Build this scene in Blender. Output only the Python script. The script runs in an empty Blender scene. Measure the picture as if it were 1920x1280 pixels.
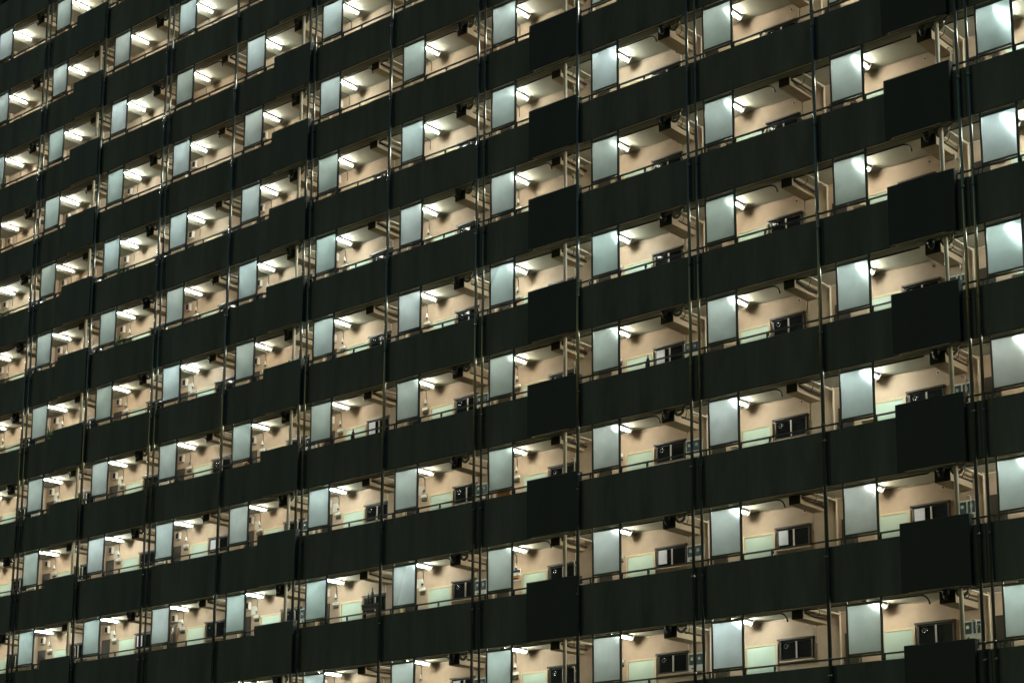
import bpy, bmesh, math, random
from mathutils import Vector, Matrix
random.seed(7)
S = bpy.context.scene
COL = S.collection

# ---------------------------------------------------------------- camera
RM = [[0.754744, 0.655986, 0.006653], [-0.127926, 0.157117, -0.97926], [-0.643426, 0.738239, 0.202501]]
CP = Vector((18.0686, -38.5454, -21.0747)); FPX = 3458.27; CY = 1050.45
cam = bpy.data.cameras.new('camera'); camo = bpy.data.objects.new('camera', cam); COL.objects.link(camo)
r, d, f = [Vector(v) for v in RM]
M = Matrix((( r.x, -d.x, -f.x, CP.x), (r.y, -d.y, -f.y, CP.y), (r.z, -d.z, -f.z, CP.z), (0, 0, 0, 1)))
camo.matrix_world = M
cam.sensor_width = 36; cam.sensor_fit = 'HORIZONTAL'; cam.lens = FPX / 1920 * 36
cam.shift_y = (CY - 640) / 1920; cam.clip_end = 2000; cam.clip_start = 0.5
S.camera = camo
def proj(p):
    v = Vector(p) - CP; z = v.dot(f)
    return (v.dot(r) / z * FPX + 960, v.dot(d) / z * FPX + CY)

# ---------------------------------------------------------------- grid of the facade (bays run right to left, storeys top to bottom)
GX = {-2: 8.0, -1: 4.1, 0: .219, 1: -3.868, 2: -7.832, 3: -11.732, 4: -15.584, 5: -19.375, 6: -23.211, 7: -27.025, 8: -30.882, 9: -34.714, 10: -38.647, 11: -42.592, 12: -46.5, 13: -50.4}
GZ = {-7: 19.45, -6: 16.68, -5: 13.903, -4: 11.108, -3: 8.37, -2: 5.622, -1: 2.887, 0: .125, 1: -2.709, 2: -5.52, 3: -8.322, 4: -11.26, 5: -14.203, 6: -17.14, 7: -20.05}
GROUND = -22.65
XR, XL = 10.0, -53.0
WALL = 1.58; CEIL = 1.38; SOFF = 1.29; PTOP = -.24; FLOOR = -1.32
ORD = ['first', 'second', 'third', 'fourth', 'fifth', 'sixth', 'seventh', 'eighth', 'ninth', 'tenth', 'eleventh', 'twelfth', 'thirteenth']
def where(i, j, k='bay'):
    return '%s corridor row down, %s %s from the right' % (ORD[j + 5], ORD[i], k)

# ---------------------------------------------------------------- materials
def mat(name): 
    m = bpy.data.materials.new(name); m.use_nodes = True; nt = m.node_tree; return m, nt, nt.nodes['Principled BSDF']
def surf(name, col, rough=.7, var=.25, scale=3.0, metal=0.0, bump=0.0, streak=False, coat=0.0, spec=.5):
    m, nt, b = mat(name)
    N, L = nt.nodes, nt.links
    tc = N.new('ShaderNodeTexCoord'); mp = N.new('ShaderNodeMapping'); L.new(tc.outputs['Object'], mp.inputs[0])
    if streak: mp.inputs['Scale'].default_value = (1, 1, .18)
    n1 = N.new('ShaderNodeTexNoise'); n1.inputs['Scale'].default_value = scale; n1.inputs['Detail'].default_value = 6; n1.inputs['Roughness'].default_value = .62
    L.new(mp.outputs[0], n1.inputs['Vector'])
    oi = N.new('ShaderNodeObjectInfo')
    mr = N.new('ShaderNodeMapRange'); mr.inputs[1].default_value = .25; mr.inputs[2].default_value = .75
    mr.inputs[3].default_value = 1 - var; mr.inputs[4].default_value = 1 + var * .6
    L.new(n1.outputs[0], mr.inputs[0])
    n3 = N.new('ShaderNodeTexNoise'); n3.inputs['Scale'].default_value = .37; n3.inputs['Detail'].default_value = 2; L.new(mp.outputs[0], n3.inputs['Vector'])
    m3 = N.new('ShaderNodeMapRange'); m3.inputs[1].default_value = .3; m3.inputs[2].default_value = .7; m3.inputs[3].default_value = .86; m3.inputs[4].default_value = 1.1; L.new(n3.outputs[0], m3.inputs[0])
    rr = N.new('ShaderNodeMapRange'); rr.inputs[3].default_value = .9; rr.inputs[4].default_value = 1.1; L.new(oi.outputs['Random'], rr.inputs[0])
    mu = N.new('ShaderNodeMath'); mu.operation = 'MULTIPLY'; L.new(mr.outputs[0], mu.inputs[0]); mu3 = N.new('ShaderNodeMath'); mu3.operation = 'MULTIPLY'; L.new(rr.outputs[0], mu3.inputs[0]); L.new(m3.outputs[0], mu3.inputs[1]); L.new(mu3.outputs[0], mu.inputs[1])
    vm = N.new('ShaderNodeVectorMath'); vm.operation = 'SCALE'; vm.inputs[0].default_value = col; L.new(mu.outputs[0], vm.inputs['Scale'])
    L.new(vm.outputs[0], b.inputs['Base Color'])
    b.inputs['Roughness'].default_value = rough; b.inputs['Metallic'].default_value = metal
    b.inputs['Coat Weight'].default_value = coat; b.inputs['Specular IOR Level'].default_value = spec
    if bump:
        bp = N.new('ShaderNodeBump'); bp.inputs['Strength'].default_value = bump; bp.inputs['Distance'].default_value = .01
        n2 = N.new('ShaderNodeTexNoise'); n2.inputs['Scale'].default_value = 28; n2.inputs['Detail'].default_value = 4; L.new(tc.outputs['Object'], n2.inputs['Vector'])
        L.new(n2.outputs[0], bp.inputs['Height']); L.new(bp.outputs[0], b.inputs['Normal'])
    return m
MT = {
 'parapet': surf('dark painted concrete', (.10, .112, .102), .62, .6, 1.3, bump=.3, streak=True),
 'boxp': surf('black green panel', (.013, .020, .023), .6, .3, 1.5, streak=True), 'boxq': surf('paler black green panel', (.074, .086, .078), .6, .3, 1.5, streak=True),
 'soffit': surf('soffit with painted shade', (.22, .21, .14), .8, .25, 1.6, bump=.2),  # darker than the ceiling: shade behind the downstand painted into the colour
 'ceil': surf('cream ceiling paint', (.53, .51, .41), .8, .16, 1.2, bump=.15),
 'wall': surf('tan wall paint', (.53, .40, .29), .8, .24, 1.3, bump=.25),
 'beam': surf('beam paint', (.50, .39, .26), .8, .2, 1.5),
 'beamshade': surf('beam end with painted shade', (.035, .032, .026), .8, .3, 2),
 'floor': surf('corridor floor', (.12, .12, .10), .8, .3, 2),
 'pipe': surf('grey pipe paint', (.19, .195, .165), .18, .2, 4, metal=.5, streak=True),
 'pipelight': surf('cream pipe', (.62, .55, .42), .4, .12, 4),
 'metal': surf('dark green metal', (.018, .034, .032), .35, .3, 6),
 'rail': surf('dark rail metal', (.02, .028, .024), .4, .3, 5),
 'mint': surf('mint door paint', (.52, .64, .53), .45, .07, 1.2),
 'doorframe': surf('cream door frame', (.60, .50, .32), .5, .12, 3),
 'winframe': surf('brown window frame', (.045, .032, .026), .4, .2, 5),
 'divider': surf('pale window bar', (.62, .55, .48), .4, .1, 5),
 'darkglass': surf('dark window glass', (.008, .009, .010), .08, .2, 2, spec=.15),
 'inset': surf('white blind', (.78, .78, .84), .6, .06, 3),
 'white': surf('white enamel', (.72, .70, .64), .4, .08, 4),
 'black': surf('black plastic', (.015, .016, .016), .4, .3, 5),
 'cupboard': surf('dark cupboard door', (.045, .035, .03), .45, .3, 3),
 'cable': surf('dark cable', (.05, .045, .035), .6, .2, 8),
 'steel': surf('steel', (.5, .5, .48), .25, .1, 6, metal=.9),
 'blue': surf('blue label', (.02, .06, .10), .5, .1, 8),
 'orange': surf('orange label', (.75, .27, .06), .5, .1, 8),
 'brown': surf('brown cloth', (.18, .08, .04), .8, .3, 12),
 'leaf': surf('leaf', (.06, .11, .04), .6, .3, 12),
 'pot': surf('clay pot', (.28, .13, .07), .8, .2, 8),
 'ground': surf('asphalt', (.05, .05, .05), .9, .4, .5, bump=.3),
}
def lamp_mat():
    m, nt, b = mat('fluorescent tube light'); N, L = nt.nodes, nt.links
    oi = N.new('ShaderNodeObjectInfo')
    cr = N.new('ShaderNodeValToRGB'); cr.color_ramp.elements[0].color = (1, .96, .78, 1); cr.color_ramp.elements[1].color = (.92, 1, .90, 1)
    L.new(oi.outputs['Random'], cr.inputs[0])
    ml = N.new('ShaderNodeMath'); ml.operation = 'MULTIPLY_ADD'; ml.inputs[1].default_value = 80; ml.inputs[2].default_value = TUBE
    L.new(oi.outputs['Random'], ml.inputs[0])
    b.inputs['Base Color'].default_value = (.8, .8, .8, 1)
    L.new(cr.outputs[0], b.inputs['Emission Color']); L.new(ml.outputs[0], b.inputs['Emission Strength'])
    return m
TUBE = 112
MT['tube'] = lamp_mat()
def glass_mat():
    m, nt, b = mat('frosted wired glass'); N, L = nt.nodes, nt.links
    N.remove(b); out = N['Material Output']
    oi = N.new('ShaderNodeObjectInfo'); tc = N.new('ShaderNodeTexCoord')
    cr = N.new('ShaderNodeValToRGB'); cr.color_ramp.elements[0].color = (.37, .48, .49, 1); cr.color_ramp.elements[1].color = (.48, .57, .62, 1)
    L.new(oi.outputs['Random'], cr.inputs[0])
    nz = N.new('ShaderNodeTexNoise'); nz.inputs['Scale'].default_value = 1.6; nz.inputs['Detail'].default_value = 5
    ad = N.new('ShaderNodeVectorMath'); ad.operation = 'ADD'; cb = N.new('ShaderNodeCombineXYZ')
    mm = N.new('ShaderNodeMath'); mm.operation = 'MULTIPLY'; mm.inputs[1].default_value = 50; L.new(oi.outputs['Random'], mm.inputs[0]); L.new(mm.outputs[0], cb.inputs[0])
    L.new(tc.outputs['Object'], ad.inputs[0]); L.new(cb.outputs[0], ad.inputs[1]); L.new(ad.outputs[0], nz.inputs['Vector'])
    mr = N.new('ShaderNodeMapRange'); mr.inputs[1].default_value = .3; mr.inputs[2].default_value = .7; mr.inputs[3].default_value = .78; mr.inputs[4].default_value = 1.0; L.new(nz.outputs[0], mr.inputs[0])
    sc = N.new('ShaderNodeVectorMath'); sc.operation = 'SCALE'; L.new(cr.outputs[0], sc.inputs[0]); L.new(mr.outputs[0], sc.inputs['Scale'])
    rf = N.new('ShaderNodeBsdfRefraction'); rf.inputs['IOR'].default_value = 1.4; rf.inputs['Roughness'].default_value = .62; L.new(sc.outputs[0], rf.inputs['Color'])
    tr = N.new('ShaderNodeBsdfTranslucent'); L.new(sc.outputs[0], tr.inputs['Color'])
    gl = N.new('ShaderNodeBsdfDiffuse'); gl.inputs['Color'].default_value = (.5, .58, .6, 1)
    m1 = N.new('ShaderNodeMixShader'); m1.inputs[0].default_value = .70; L.new(rf.outputs[0], m1.inputs[1]); L.new(tr.outputs[0], m1.inputs[2])
    m2 = N.new('ShaderNodeMixShader'); m2.inputs[0].default_value = .04; L.new(m1.outputs[0], m2.inputs[1]); L.new(gl.outputs[0], m2.inputs[2])
    L.new(m2.outputs[0], out.inputs[0])
    return m
MT['glass'] = glass_mat()
def clear_mat():
    m, nt, b = mat('clear glass face'); N, L = nt.nodes, nt.links; N.remove(b)
    t = N.new('ShaderNodeBsdfTransparent'); g_ = N.new('ShaderNodeBsdfGlossy'); g_.inputs['Roughness'].default_value = .25
    x = N.new('ShaderNodeMixShader'); x.inputs[0].default_value = .05; L.new(t.outputs[0], x.inputs[1]); L.new(g_.outputs[0], x.inputs[2]); L.new(x.outputs[0], N['Material Output'].inputs[0])
    return m
MT['clear'] = clear_mat()

# ---------------------------------------------------------------- mesh building
class MB:
    def __init__(s): s.bm = bmesh.new(); s.mats = []
    def mi(s, m):
        if m not in s.mats: s.mats.append(m)
        return s.mats.index(m)
    def box(s, x0, x1, y0, y1, z0, z1, m, bevel=0):
        k = s.mi(m); vs = [s.bm.verts.new((x, y, z)) for x in (x0, x1) for y in (y0, y1) for z in (z0, z1)]
        fs = []
        for q in ((0, 1, 3, 2), (4, 6, 7, 5), (0, 4, 5, 1), (2, 3, 7, 6), (0, 2, 6, 4), (1, 5, 7, 3)):
            fc = s.bm.faces.new([vs[a] for a in q]); fc.material_index = k; fs.append(fc)
        if bevel:
            es = list({e for fc in fs for e in fc.edges})
            bmesh.ops.bevel(s.bm, geom=es, offset=bevel, segments=1, affect='EDGES')
        return s
    def tube(s, pts, rad, m, n=8, smooth=True):
        k = s.mi(m); pts = [Vector(p) for p in pts]; rings = []
        rads = rad if isinstance(rad, (list, tuple)) else [rad] * len(pts)
        for a, p in enumerate(pts):
            t = (pts[min(a + 1, len(pts) - 1)] - pts[max(a - 1, 0)]).normalized()
            u = t.cross(Vector((0.13, .21, 1)) if abs(t.z) < .9 else Vector((1, 0, 0))).normalized(); w = t.cross(u)
            rings.append([s.bm.verts.new(p + (u * math.cos(q * 2 * math.pi / n) + w * math.sin(q * 2 * math.pi / n)) * rads[a]) for q in range(n)])
        for a in range(len(rings) - 1):
            for q in range(n):
                fc = s.bm.faces.new((rings[a][q], rings[a][(q + 1) % n], rings[a + 1][(q + 1) % n], rings[a + 1][q])); fc.material_index = k; fc.smooth = smooth
        for rg in (list(reversed(rings[0])), rings[-1]):
            fc = s.bm.faces.new(rg); fc.material_index = k
        return s
    def ring(s, c, R, rad, m, n=14):
        pts = [(c[0] + R * math.cos(a * 2 * math.pi / n), c[1], c[2] + R * math.sin(a * 2 * math.pi / n)) for a in range(n + 1)]
        return s.tube(pts, rad, m, 5)
    def data(s, name):
        bmesh.ops.recalc_face_normals(s.bm, faces=s.bm.faces)
        me = bpy.data.meshes.new(name); s.bm.to_mesh(me); s.bm.free()
        for m in s.mats: me.materials.append(MT[m])
        return me
def link(name, me, parent=None, loc=(0, 0, 0)):
    o = bpy.data.objects.new(name, me); o.location = loc; COL.objects.link(o)
    if parent: o.parent = parent
    return o
def tag(o, label=None, cat=None, group=None, kind=None):
    for k, v in (('label', label), ('category', cat), ('group', group), ('kind', kind)):
        if v: o[k] = v
    return o
def empty(name, loc, label, cat, group=None):
    o = bpy.data.objects.new(name, None); o.location = loc; o.empty_display_size = .2; COL.objects.link(o)
    return tag(o, label, cat, group)
def bez(p0, p1, p2, n=6):
    p0, p1, p2 = Vector(p0), Vector(p1), Vector(p2)
    return [p0 * (1 - t) ** 2 + p1 * 2 * t * (1 - t) + p2 * t * t for t in [a / n for a in range(n + 1)]]

# ---------------------------------------------------------------- setting
g = MB(); g.box(-400, 400, -400, 400, GROUND - .5, GROUND, 'ground'); tag(link('ground', g.data('ground')), kind='structure')

# ---------------------------------------------------------------- visible cells
def cell_box(i, j, u0, u1, z0, z1, ys=(0, 1.5), pad=25):
    P = [proj((GX[i] + u, y, GZ[j] + z)) for u in (u0, u1) for y in ys for z in (z0, z1)]
    xs = [p[0] for p in P]; yy = [p[1] for p in P]
    return max(xs) > -pad and min(xs) < 1920 + pad and max(yy) > -pad and min(yy) < 1280 + pad
def px_size(i, j):
    return -(Vector((GX[i], 0, GZ[j])) - CP).dot(f)
CELLS = [(i, j) for i in range(0, 12) for j in range(-5, 6) if cell_box(i, j, -2.6, 1.3, -.24, 1.3)]
CELLS.sort(key=lambda c: px_size(*c), reverse=True)     # nearest first

# ---------------------------------------------------------------- the building
B = empty('apartment_building', (0, 0, GROUND), 'tall apartment block with dark parapets and rows of lit open corridors', 'building')
def part(name, mb, parent=B, loc=None):
    o = link(name, mb.data(name), parent)
    w = Vector(loc) if loc else Vector((0, 0, 0))
    o.location = w - Vector(B.location) if parent is B else w
    return o
rows = list(range(-7, 8))
for j in rows:
    z = GZ[j]; zn = GZ.get(j + 1, z - 2.9); zb = zn + SOFF - z          # soffit of the storey below, relative
    if j == 7: zb = FLOOR - .2
    # parapet band with a vertical joint at every pipe line
    m = MB()
    xs = sorted([XL, XR] + [GX[i] - 1.22 for i in GX if i <= 12])
    for a in range(len(xs) - 1):
        m.box(xs[a] + .006, xs[a + 1] - .006, 0, .13, zb, PTOP, 'parapet', bevel=.012)
    m.box(XL, XR, .02, .11, zb + .02, PTOP - .03, 'parapet')
    part('parapet', m, loc=(0, 0, z))
    # floor slab with the downstand edge
    m = MB()
    m.box(XL, XR, .133, .40, zb + .002, FLOOR - .002, 'soffit')
    m.box(XL, XR, .40, WALL + .2, (zn + CEIL - z) if j < 7 else FLOOR - .2, FLOOR, 'ceil')
    m.box(XL, XR, .03, .05, zb - .014, zb - .001, 'pipelight')  # pale strip painting the light caught along the soffit's outer edge
    part('floor_slab', m, loc=(0, 0, z))
    # back wall, pilasters and cove
    m = MB()
    ztop = CEIL + (.0 if j > -7 else .3)
    m.box(XL, XR, WALL, WALL + .25, FLOOR, ztop - .001, 'wall')
    for i in GX:
        if XL < GX[i] - 2.66:
            m.box(GX[i] - 2.62, GX[i] - 1.98, WALL - .12, WALL - .002, FLOOR + .001, CEIL - .002, 'wall')
    m.tube([(XL, WALL - .016, CEIL - .03), (XR, WALL - .016, CEIL - .03)], .014, 'pipelight', 5)
    part('wall', m, loc=(0, 0, z))
    # handrail along the parapet with its stanchions
    m = MB()
    m.box(XL, XR, .035, .085, -.105, -.062, 'rail', bevel=.006)
    for i in GX:
        for u in (.09, .95, -1.0):
            m.box(GX[i] + u - .016, GX[i] + u + .016, .04, .075, PTOP + .001, -.104, 'rail')
        for u in (.115, -.975, 1.01):
            m.tube([(GX[i] + u, .03, PTOP + .03), (GX[i] + u, .03, -.13)], .014, 'steel', 5)
    part('handrail', m, loc=(0, 0, z))
    # conduit under the ceiling
    m = MB()
    for i in GX:
        zc = CEIL - .085
        if i % 3 == 2 or (i * 7 + j * 5) % 4 == 0:
            pts = [(GX[i] - 2.35, .45, zc)] + [(GX[i] + .75, .45, zc)] + bez((GX[i] + .85, .45, zc), (GX[i] + 1.08, .45, zc), (GX[i] + 1.12, .45, zc - .24))
        else:
            pts = [(GX[i] - 2.35, .45, zc), (GX[i] + 1.22, .45, zc)]
        m.tube(pts, .022, 'black', 6)
    part('conduit', m, loc=(0, 0, z))

# roof and inner mass so that the block is closed behind the corridors
m = MB(); m.box(XL, XR, WALL + .25, 12, GROUND, GZ[-7] + 1.4, 'wall'); m.box(XL - .3, XR + .3, -.1, 12.3, GZ[-7] + 1.402, GZ[-7] + 1.75, 'parapet')
part('roof', m)
m = MB(); m.box(XL, XR, .0, WALL + .25, GROUND - .1, GZ[7] + FLOOR - .201, 'parapet'); part('plinth', m)

def capped(name, todo, maker, parent=B):
    """the 100 that show largest as parts, any beyond them as one part of kind stuff"""
    big = MB()
    cache = {}
    extra = todo[100:]
    for c in todo[:100]: maker(c, None, cache)
    if extra:
        bms = MB()
        for c in extra: maker(c, bms, cache)
        o = part(name, bms); o['kind'] = 'stuff'

def beam_shape(m, ox, oz, dbl, h=0.0):
    u0, u1 = (ox - 2.66, ox - 2.24) if dbl else (ox - 2.66, ox - 2.33)
    zb = 1.0 if dbl else 1.07
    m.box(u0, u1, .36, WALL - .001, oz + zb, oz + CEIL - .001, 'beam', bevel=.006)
    m.box(u0 + .004, u1 - .004, .345, .362, oz + zb + .004, oz + CEIL - .004, 'beamshade')  # unlit dark of the beam's outer end, put into its colour
def mk_beam(c, into, cache):
    i, j = c; dbl = i % 2 == 0
    if into is not None:
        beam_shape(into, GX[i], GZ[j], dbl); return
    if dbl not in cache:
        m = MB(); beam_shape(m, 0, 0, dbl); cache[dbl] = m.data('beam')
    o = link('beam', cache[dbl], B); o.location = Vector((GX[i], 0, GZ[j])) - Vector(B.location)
beams = [(i, j) for (i, j) in CELLS]
capped('beam', beams, mk_beam)

# projecting balcony boxes: one every third bay
BOXES = [(i, j) for i in (1, 4, 7, 10) for j in range(-6, 6) if cell_box(i, j, .8, 2.5, -1.5, .05, (-.3, .1), 60)]
bx = {}
for (i, j) in BOXES:
    wdt = GX[i - 1] - GX[i] - 2.22
    zb = GZ[j + 1] + SOFF - GZ[j]
    m = MB(); u0, u1 = .70, .70 + 1.82; bp = 'boxp' if i < 6 else 'boxq'  # left-hand boxes get the paler panel tone
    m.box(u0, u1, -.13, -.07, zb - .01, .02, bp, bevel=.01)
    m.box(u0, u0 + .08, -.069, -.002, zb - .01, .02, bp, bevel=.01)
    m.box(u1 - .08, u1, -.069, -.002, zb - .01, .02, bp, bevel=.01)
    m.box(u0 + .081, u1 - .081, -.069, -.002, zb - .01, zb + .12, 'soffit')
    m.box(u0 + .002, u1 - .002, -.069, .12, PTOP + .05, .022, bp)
    m.box(u0 + .18, u1 - .3, -.115, -.105, zb - .022, zb - .011, 'pipelight')
    m.box(u0 + .18, u0 + .195, -.103, -.01, zb - .022, zb - .011, 'pipelight')
    part('balcony_panel', m, loc=(GX[i], 0, GZ[j]))

# doors, windows (only where the photograph looks in low enough to see the wall)
LOW = [c for c in CELLS if c[1] >= -1]
m = MB(); m.box(-.85, .03, WALL - .035, WALL - .002, FLOOR + .003, .70, 'mint', bevel=.004)
for zz in (-.2, .25): m.box(-.70, -.12, WALL - .041, WALL - .0345, zz - .18, zz + .18, 'mint', bevel=.003)
DOOR = m.data('door')
m = MB()
m.box(-.91, -.852, WALL - .05, WALL - .001, FLOOR + .003, .76, 'doorframe'); m.box(.032, .10, WALL - .05, WALL - .001, FLOOR + .003, .76, 'doorframe'); m.box(-.851, .031, WALL - .05, WALL - .001, .703, .76, 'doorframe')
DFR = m.data('door_frame')
m = MB(); m.tube([(-.80, WALL - .04, -.1), (-.80, WALL - .09, -.1), (-.80, WALL - .09, -.34), (-.80, WALL - .04, -.34)], .014, 'black', 6)
HND = m.data('handle')
m = MB(); x0, x1, z0, z1 = .17, 1.17, .27, .79
m.box(x0, x0 + .05, WALL - .06, WALL - .002, z0, z1, 'winframe'); m.box(x1 - .05, x1, WALL - .06, WALL - .002, z0, z1, 'winframe')
m.box(x0 + .051, x1 - .051, WALL - .06, WALL - .002, z0, z0 + .04, 'winframe')
m.box(x0 - .04, x1 + .03, WALL - .12, WALL - .002, z1 + .001, z1 + .045, 'winframe'); m.box(x0 + .051, x1 - .051, WALL - .06, WALL - .002, z1 - .04, z1 - .001, 'winframe')
m.box(.665, .70, WALL - .075, WALL - .008, z0 + .041, z1 - .042, 'divider')
WFR = m.data('window_frame')
m = MB(); m.box(x0 + .052, .664, WALL - .03, WALL - .003, z0 + .042, z1 - .042, 'darkglass'); m.box(.701, x1 - .052, WALL - .045, WALL - .003, z0 + .042, z1 - .042, 'darkglass')
m.ring((.36, WALL - .05, .64), .055, .009, 'steel'); m.tube([(.36, WALL - .05, .64), (.42, WALL - .055, .61)], .007, 'steel', 5); m.tube([(.44, WALL - .05, .70), (.44, WALL - .05, .62)], .006, 'steel', 5)
WPN = m.data('pane')
m = MB(); m.box(.225, .50, WALL - .062, WALL - .034, .36, .745, 'inset', bevel=.004); BLD = m.data('inset')  # white plate over the left pane
m = MB(); m.box(.12, 1.2, WALL - .07, WALL - .001, .225, .268, 'wall'); SILL = m.data('window_sill')
INSETS = {(3, 2), (2, 4), (1, 4), (3, 4), (6, 2), (8, 3), (5, 5), (9, 4)}
for (i, j) in LOW:
    at = Vector((GX[i], 0, GZ[j])) - Vector(B.location)
    o = link('door', DOOR, B, at); link('door_frame', DFR, o); link('handle', HND, o)
    w = link('window', WFR, B, at); link('pane', WPN, w); link('window_sill', SILL, w)
    if (i, j) in INSETS:
        link('inset', BLD, w); w['label'] = 'window with a white blind in its left pane'
    cu = MB(); cu.box(-1.86, -1.42, WALL - .04, WALL - .002, FLOOR + .003, .80, 'cupboard', bevel=.004); cu.box(-1.455, -1.445, WALL - .052, WALL - .041, -.1, .2, 'steel')
    if (i, j) == LOW[0]: CUP = cu.data('cupboard_door')
    link('cupboard_door', CUP, B, at)

m = MB(); m.ring((1.0, WALL - .012, 1.19), .04, .012, 'divider', 12); m.tube([(1.0, WALL - .012, 1.19), (1.0, WALL - .003, 1.19)], .035, 'black', 10); RV = m.data('vent')
for (i, j) in [c for c in CELLS if c[1] >= -1][:100]:
    link('vent', RV, B, Vector((GX[i], 0, GZ[j])) - Vector(B.location))

# ---------------------------------------------------------------- fluorescent lamps
m = MB(); m.box(-.06, .06, -.639, .329, CEIL - .055, CEIL - .002, 'white', bevel=.008)
for ya, yb in ((-.66, -.64), (.33, .35)):  # added dark end plates, shaped to cast a wedge of shade on the wall
    k = m.mi('cable'); pr = [(-.145, CEIL - .003), (.145, CEIL - .003), (.04, CEIL - .155), (-.04, CEIL - .155)]
    va = [m.bm.verts.new((x, ya, z)) for x, z in pr]; vb = [m.bm.verts.new((x, yb, z)) for x, z in pr]
    for q in (va, vb[::-1]): m.bm.faces.new(q).material_index = k
    for q in range(4): m.bm.faces.new((va[q], vb[q], vb[(q + 1) % 4], va[(q + 1) % 4])).material_index = k
LH = m.data('housing')
m = MB(); m.tube([(0, -.60, CEIL - .088), (0, .27, CEIL - .088)], .026, 'tube', 10); LT = m.data('tube')
for (i, j) in CELLS:
    e = empty('fluorescent_lamp', (GX[i] - .52 + random.uniform(-.05, .05), .90, GZ[j]), 'lit white fluorescent ceiling tube, ' + where(i, j), 'lamp', 'fluorescent tubes on the corridor ceilings')
    link('housing', LH, e); link('tube', LT, e)

# ---------------------------------------------------------------- frosted screens
m = MB()
for (a, b) in ((-.905, -.862), (.025, .082)): m.box(a, b, .0, .045, PTOP + .001, SOFF - .001, 'metal', bevel=.004)
m.box(-.861, .024, .0, .04, 1.155, 1.212, 'metal'); m.box(-.861, .024, .0, .034, -.058, -.012, 'metal')
m.box(-.861, .024, .008, .03, 1.2125, 1.222, 'divider')
m.tube([(.088, .01, PTOP + .05), (.088, .01, 1.2)], .0035, 'pipelight', 4)
FRM = m.data('frame')
m = MB(); m.box(-.860, .023, .018, .026, -.011, 1.154, 'clear'); k = m.mi('glass')
for fc in m.bm.faces:
    if all(v.co.y > .025 for v in fc.verts): fc.material_index = k
GLS = m.data('glass_pane')
for (i, j) in CELLS:
    e = empty('privacy_screen', (GX[i], 0, GZ[j]), 'frosted blue-grey glass screen, ' + where(i, j), 'screen', 'frosted glass screens standing on the parapets')
    link('frame', FRM, e); link('glass_pane', GLS, e)

m = MB(); m.box(-.10, .10, .0, .006, -.14, .14, 'white'); NP = m.data('notice')
rn = random.Random(11)
for (i, j) in CELLS:
    if j >= 1 and rn.random() < .35:
        o = link('notice', NP, None, (GX[i] - rn.uniform(1.30, 1.34), WALL - .009, GZ[j] + rn.uniform(.95, 1.0)))
        tag(o, 'white paper wall notice, ' + where(i, j), 'notice', 'paper notices on the corridor walls')

# ---------------------------------------------------------------- vertical drainpipes
def vpipe(x, y, rad, label, mt='pipe', name='drainpipe'):
    zt, zb = GZ[-7] + 1.3, GROUND
    m = MB(); rad *= .88; m.tube([(0, 0, 0), (0, 0, zt - zb)], rad, mt, 12)
    e = empty(name, (x, y, zb), label, 'pipe', 'tall vertical drainpipes on the facade')
    link('pipe', m.data('pipe'), e)
    m = MB(); m.tube([(0, 0, 0), (0, 0, .07)], rad + .012, mt, 12)
    if y < 0: m.box(-.015, .015, 0, -y - .001, .015, .05, 'metal')
    bm_, cm = m.data('bracket'), MB().tube([(0, 0, 0), (0, 0, .05)], rad + .009, mt, 12).data('coupling')
    for j in rows:
        px, py = proj((x, y, GZ[j]))
        if -60 < py < 1340 and px > -30:
            link('bracket', bm_, e, (0, 0, GZ[j] - .55 - zb))
            if j % 2: link('coupling', cm, e, (0, 0, GZ[j] - .12 - zb))
for i in range(0, 12):
    k = ORD[i]
    if i % 2 == 0:
        vpipe(GX[i] - 1.37, -.075, .048, 'broad grey drainpipe, left one of its pair beside the %s bay from the right' % k)
        vpipe(GX[i] - 1.09, -.075, .042, 'slim grey drainpipe, right one of its pair beside the %s bay from the right' % k)
    else:
        vpipe(GX[i] - 1.33, -.08, .055, 'single grey drainpipe running down beside the %s bay from the right' % k)
    if i % 3 == 0:
        vpipe(GX[i] - 2.02, .20, .062, 'cream drainpipe inside the parapet behind the dark boxes, %s bay from the right' % k, 'pipelight')

# ---------------------------------------------------------------- service pipes under the ceiling and down the wall
def service(kind):
    m = MB(); u = -1.93; z = CEIL - .10
    m.tube([(u, .42, z), (u, WALL - .22, z)] + bez((u, WALL - .20, z), (u, WALL - .16, z), (u, WALL - .16, z - .08), 4) + [(u, WALL - .16, FLOOR + .02)], .024, 'pipelight', 8)
    m.tube([(u - .12, .40, z + .06), (u - .02, .43, z + .02), (u, .47, z)], .028, 'pipelight', 8)
    a = m.data('pipe')
    m = MB()
    m.tube([(-2.30, .42, z - .06), (-2.24, .8, z - .10), (-2.24, WALL - .13, z - .10)], .03, 'cable', 6)
    m.tube(bez((-1.97, .55, z), (-2.02, .60, z - .26), (-2.24, .66, z - .11)), .010, 'cable', 5)
    b = m.data('conduit')
    m = MB()
    m.tube([(-2.71, WALL - .04, 1.25), (-2.71, WALL - .04, .78)] + bez((-2.71, WALL - .04, .74), (-2.71, WALL - .04, .64), (-2.64, WALL - .05, .62), 4), .018, 'white', 6)
    c = m.data('riser')
    return a, b, c
SV = service(0)
for (i, j) in CELLS:
    e = empty('service_pipe', (GX[i], 0, GZ[j]), 'cream pipe along the ceiling beam, ' + where(i, j), 'pipe', 'cream service pipes along the ceiling beams')
    link('pipe', SV[0], e); link('conduit', SV[1], e)
    if j >= -1: link('riser', SV[2], e)

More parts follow.
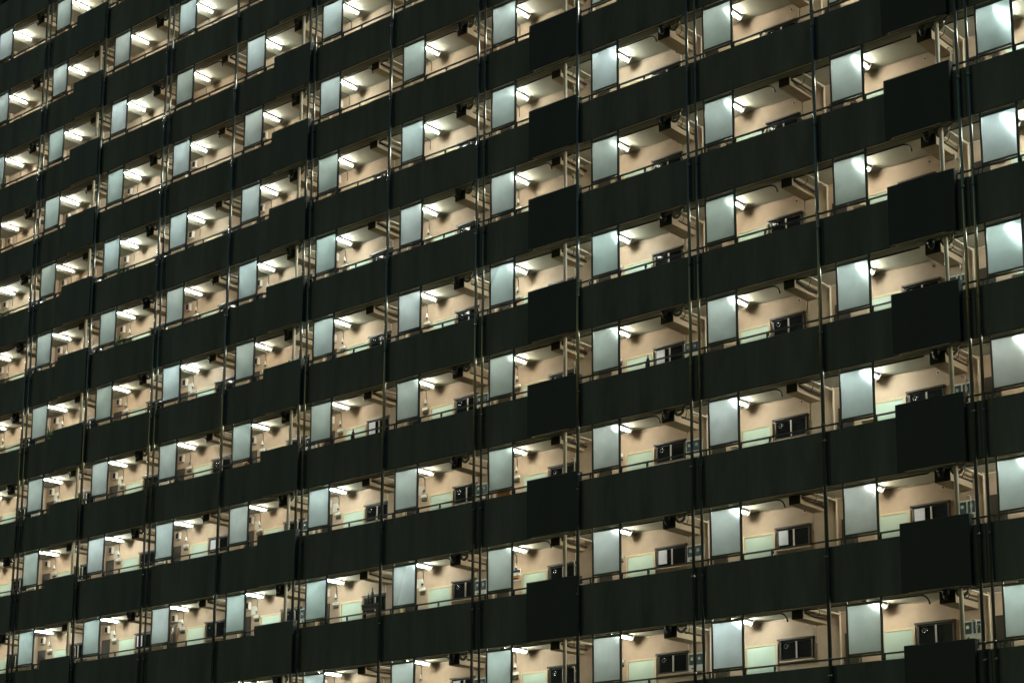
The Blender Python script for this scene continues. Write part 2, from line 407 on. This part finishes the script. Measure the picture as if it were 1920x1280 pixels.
# drain bends beside the beam ends of the paired-pipe bays
def bend(v):
    m = MB(); z = CEIL - .05
    m.tube([(-2.18, .30, z)] + bez((-2.18, .30, z - .04), (-2.18, .30, z - .22), (-2.02, .29, z - .22)) + bez((-1.97, .28, z - .20), (-1.86, .26, z - .16), (-1.84, .24, z + .0)), .038, 'pipe', 8)
    m.tube([(-1.84, .24, z - .02), (-1.60, .05, z - .05), (-1.41, -.03, z - .10)], .034, 'pipe', 8)
    a = m.data('bend_pipe')
    m = MB(); m.tube([(-2.42, .22, z + .0), (-2.42, .22, z - .16)], [.11, .085], 'black', 12); m.tube([(-2.42, .22, z - .16), (-2.42, .22, z - .26)], [.085, .045], 'black', 10)
    b = m.data('drain_funnel')
    return a, b
BD = bend(0)
for (i, j) in CELLS:
    if i % 2 == 0:
        e = empty('drain_bend', (GX[i], 0, GZ[j]), 'dark funnel and curved drain, ' + where(i, j), 'drain', 'curved drains beside the paired pipes')
        link('bend_pipe', BD[0], e); link('drain_funnel', BD[1], e)

# slim hooked vent pipes beside the dark boxes
m = MB()
for u, h in ((-1.66, .42), (-1.54, .30)):
    m.tube([(u, .18, FLOOR + .02), (u, .18, h)] + bez((u, .18, h), (u, .18, h + .09), (u - .07, .18, h + .09), 4) + [(u - .09, .18, h + .05)], .018, 'pipelight', 7)
m.box(-1.70, -1.50, .17, .19, .02, .05, 'pipelight')
VP = m.data('vent_pipe')
for (i, j) in CELLS:
    if i % 3 == 0:
        o = link('vent_pipe', VP, None, (GX[i], 0, GZ[j])); tag(o, 'pair of slim hooked pipes, ' + where(i, j), 'pipe', 'slim hooked pipes beside the dark boxes')

# cable from the lamp to the small cone and box beside each door
m = MB()
z = CEIL - .02
m.tube([(-1.12, .45, z), (-1.12, WALL - .12, z)] + bez((-1.12, WALL - .12, z), (-1.12, WALL - .02, z), (-1.12, WALL - .02, z - .12), 4) + [(-1.12, WALL - .02, 1.02)], .011, 'cable', 5)
CB = m.data('cable')
m = MB(); m.tube([(-1.12, WALL - .055, 1.08), (-1.12, WALL - .055, .93)], [.014, .05], 'white', 10); m.tube([(-1.12, WALL - .055, .928), (-1.12, WALL - .055, .90)], .03, 'black', 8)
CN = m.data('cone')
m = MB(); m.box(-1.25, -1.0, WALL - .075, WALL - .002, .70, .80, 'white', bevel=.012); m.box(-1.22, -1.03, WALL - .05, WALL - .002, .60, .645, 'cable'); PB = m.data('box')
for (i, j) in CELLS:
    if j <= -1:
        e = empty('ceiling_cable', (GX[i], 0, GZ[j]), 'thin dark ceiling cable, ' + where(i, j), 'cable', 'thin cables crossing the corridor ceilings')
        link('cable', CB, e)
    else:
        e = empty('door_bell', (GX[i], 0, GZ[j]), 'white cone over small box, ' + where(i, j), 'bell', 'small white cones beside the mint doors')
        link('cable', CB, e); link('cone', CN, e); link('box', PB, e)

# small meters high on the wall
m = MB(); m.box(-1.66, -1.44, WALL - .10, WALL - .002, 1.02, 1.28, 'divider', bevel=.01); VB = m.data('case')
m = MB(); m.box(-1.63, -1.50, WALL - .106, WALL - .0995, 1.06, 1.25, 'black'); VF = m.data('dial')
for (i, j) in CELLS:
    if j >= -2 and i >= 4:
        e = empty('wall_meter', (GX[i], 0, GZ[j]), 'small dark-faced wall meter, ' + where(i, j), 'meter', 'small meters on the corridor walls')
        link('case', VB, e); link('dial', VF, e)

# white meter boxes with two dark panes beside the windows of the paired-pipe bays
m = MB(); m.box(-2.60, -2.10, WALL - .22, WALL - .123, .22, .72, 'white', bevel=.01); KB = m.data('case')
m = MB()
for a in (-2.57, -2.33): m.box(a, a + .19, WALL - .228, WALL - .219, .40, .68, 'blue'); m.box(a + .05, a + .13, WALL - .234, WALL - .227, .52, .60, 'steel')
m.box(-2.50, -2.44, WALL - .225, WALL - .219, .29, .32, 'black')
KP = m.data('pane')
for (i, j) in CELLS:
    if i % 2 == 0 and j >= 2:
        e = empty('meter_box', (GX[i], 0, GZ[j]), 'white metal box with two dark panes, ' + where(i, j), 'meter box', 'white meter boxes on the pilasters')
        link('case', KB, e); link('pane', KP, e)

# ---------------------------------------------------------------- single objects seen in some bays
def at(i, j, u, y, z): return (GX[i] + u, y, GZ[j] + z)
def bottle(i, j, u, y, z, h, label):
    m = MB(); m.tube([(0, 0, 0), (0, 0, h * .62), (0, 0, h * .75), (0, 0, h * .8), (0, 0, h)], [.05, .05, .03, .018, .018], 'black', 10)
    tag(link('bottle', m.data('bottle'), None, at(i, j, u, y, z)), label, 'bottle')
bottle(3, 2, .98, .10, PTOP, .36, 'tall dark bottle on the parapet before a white blind, right half of the photo')
bottle(6, 2, .98, .10, PTOP, .34, 'dark bottle on the parapet beside a slim grey pipe, lower left half')
m = MB(); m.box(.58, 1.3, 1.0, 1.2, .39, .43, 'black'); m.box(.6, 1.28, 1.02, 1.18, .28, .39, 'black'); m.box(.62, .66, 1.04, 1.16, FLOOR, .28, 'black'); m.box(1.2, 1.24, 1.04, 1.16, FLOOR, .28, 'black')
tag(link('shelf', m.data('shelf'), None, at(6, 4, 0, 0, 0)), 'black shelf with dark bottles near a dark window, at the lower left', 'shelf')
bottle(6, 4, .98, 1.1, .432, .52, 'taller dark bottle on the black shelf, beside the shorter one')
bottle(6, 4, .80, 1.1, .432, .36, 'shorter dark bottle on the black shelf, left of the taller one')
# blue and orange sticker board
e = empty('notice_board', at(4, 4, 0, 0, 0), 'small board with a blue band over an orange one beside the lamp cord', 'board')
m = MB(); m.box(-1.27, -.97, WALL - .03, WALL - .002, .56, .90, 'white'); link('board', m.data('board'), e)
m = MB(); m.box(-1.26, -.98, WALL - .036, WALL - .0295, .78, .88, 'blue'); m.box(-1.26, -.98, WALL - .036, WALL - .0295, .62, .70, 'orange'); link('band', m.data('band'), e)
# orange cloth on a rail
m = MB(); m.box(-.55, -.12, .09, .13, PTOP + .01, -.07, 'orange', bevel=.01)
tag(link('cloth', m.data('cloth'), None, at(4, 3, 0, 0, 0)), 'orange cloth hanging under the handrail below a frosted screen', 'cloth')
# umbrellas hung in a row
m = MB(); m.tube([(-1.75, 1.42, .98), (-1.25, 1.42, .98)], .018, 'black', 6); m.box(-1.74, -1.72, 1.42, WALL, .97, .99, 'black'); m.box(-1.28, -1.26, 1.42, WALL, .97, .99, 'black')
tag(link('umbrella_rack', m.data('umbrella_rack'), None, at(8, 4, 0, 0, 0)), 'black wall bar holding a row of closed umbrellas beside a door', 'rack')
for k in range(5):
    m = MB(); m.tube([(0, 0, 0), (0, 0, -.06), (0, 0, -.12), (0, 0, -.62), (0, 0, -.70)], [.012, .008, .035, .022, .006], ('black', 'brown', 'pipe')[k % 3], 7)
    tag(link('umbrella', m.data('umbrella'), None, at(8, 4, -1.70 + k * .10, 1.42, .955)), 'closed umbrella hanging from the black bar, %s from the left' % ORD[k], 'umbrella', 'closed umbrellas on the wall bar')
# potted plants on the upper floors, left
for (i, j, n) in ((9, -1, 0), (11, -1, 1), (9, 0, 2), (10, 1, 3)):
    e = empty('potted_plant', at(i, j, -.95, .95, FLOOR), 'leafy plant by the wall, ' + where(i, j), 'plant', 'plants standing in the corridors')
    m = MB(); m.tube([(0, 0, 0), (0, 0, .9)], .03, 'winframe', 6); m.tube([(0, 0, .9), (0, 0, 1.15)], [.09, .13], 'pot', 10); link('pot', m.data('pot'), e)
    m = MB(); rnd = random.Random(n)
    for k in range(46):
        a = rnd.uniform(0, 6.28); t = rnd.uniform(.2, 1.2); L = rnd.uniform(.5, 1.05)
        p = [Vector((math.cos(a) * t * q * q * .42, math.sin(a) * t * q * q * .42, 1.13 + L * q * (1 - .25 * t * q))) for q in (0, .35, .7, 1)]
        m.tube(p, [.006, .02, .022, .003], 'leaf', 3, False)
    link('leaves', m.data('leaves'), e)
# boxes stored on the corridor behind the handrail
CL = [(2, 3, 'white', .16, -.30), (1, 1, 'divider', .30, -.42), (5, 2, 'blue', .22, -.35), (3, 5, 'blue', .3, -.5), (7, 2, 'orange', .2, -.45), (0, 2, 'divider', .35, -.35), (2, 0, 'white', .2, -.2), (8, 0, 'mint', .25, -.3), (4, 1, 'white', .2, -.5), (1, 3, 'doorframe', .3, -.4)]
DESC = {'white': 'white', 'divider': 'pale beige', 'blue': 'dark blue', 'orange': 'orange', 'mint': 'mint green', 'doorframe': 'cream'}
for (i, j, mt, w, u) in CL:
    m = MB(); m.box(0, w, .16, .34, FLOOR + .001, -.14, mt, bevel=.015); m.box(-.012, w + .012, .15, .35, -.139, -.115, mt, bevel=.006); m.box(w * .4, w * .6, .146, .16, -.3, -.27, 'black')
    tag(link('storage_bin', m.data('storage_bin'), None, at(i, j, u, 0, 0)), DESC[mt] + ' bin behind the handrail, ' + where(i, j), 'bin')

# ---------------------------------------------------------------- night sky
W = bpy.data.worlds.new('World'); S.world = W; W.use_nodes = True
N, L = W.node_tree.nodes, W.node_tree.links
bg = N['Background']; sky = N.new('ShaderNodeTexSky'); sky.sky_type = 'NISHITA'; sky.sun_disc = False
sky.sun_elevation = math.radians(2); sky.sun_rotation = math.radians(200)
mx = N.new('ShaderNodeVectorMath'); mx.operation = 'MULTIPLY'; mx.inputs[1].default_value = (.50, 1.0, 1.32)
L.new(sky.outputs[0], mx.inputs[0]); L.new(mx.outputs[0], bg.inputs[0]); bg.inputs[1].default_value = .085

# ---------------------------------------------------------------- render settings
S.view_settings.view_transform = 'Standard'; S.view_settings.look = 'None'; S.view_settings.exposure = 0; S.view_settings.gamma = 1
S.render.engine = 'CYCLES'
c = S.cycles; c.use_denoising = True; c.max_bounces = 6; c.diffuse_bounces = 3; c.glossy_bounces = 2; c.transmission_bounces = 5; c.sample_clamp_indirect = 4
c.caustics_reflective = False; c.caustics_refractive = False; c.use_light_tree = True
try: c.denoiser = 'OPENIMAGEDENOISE'
except Exception: pass
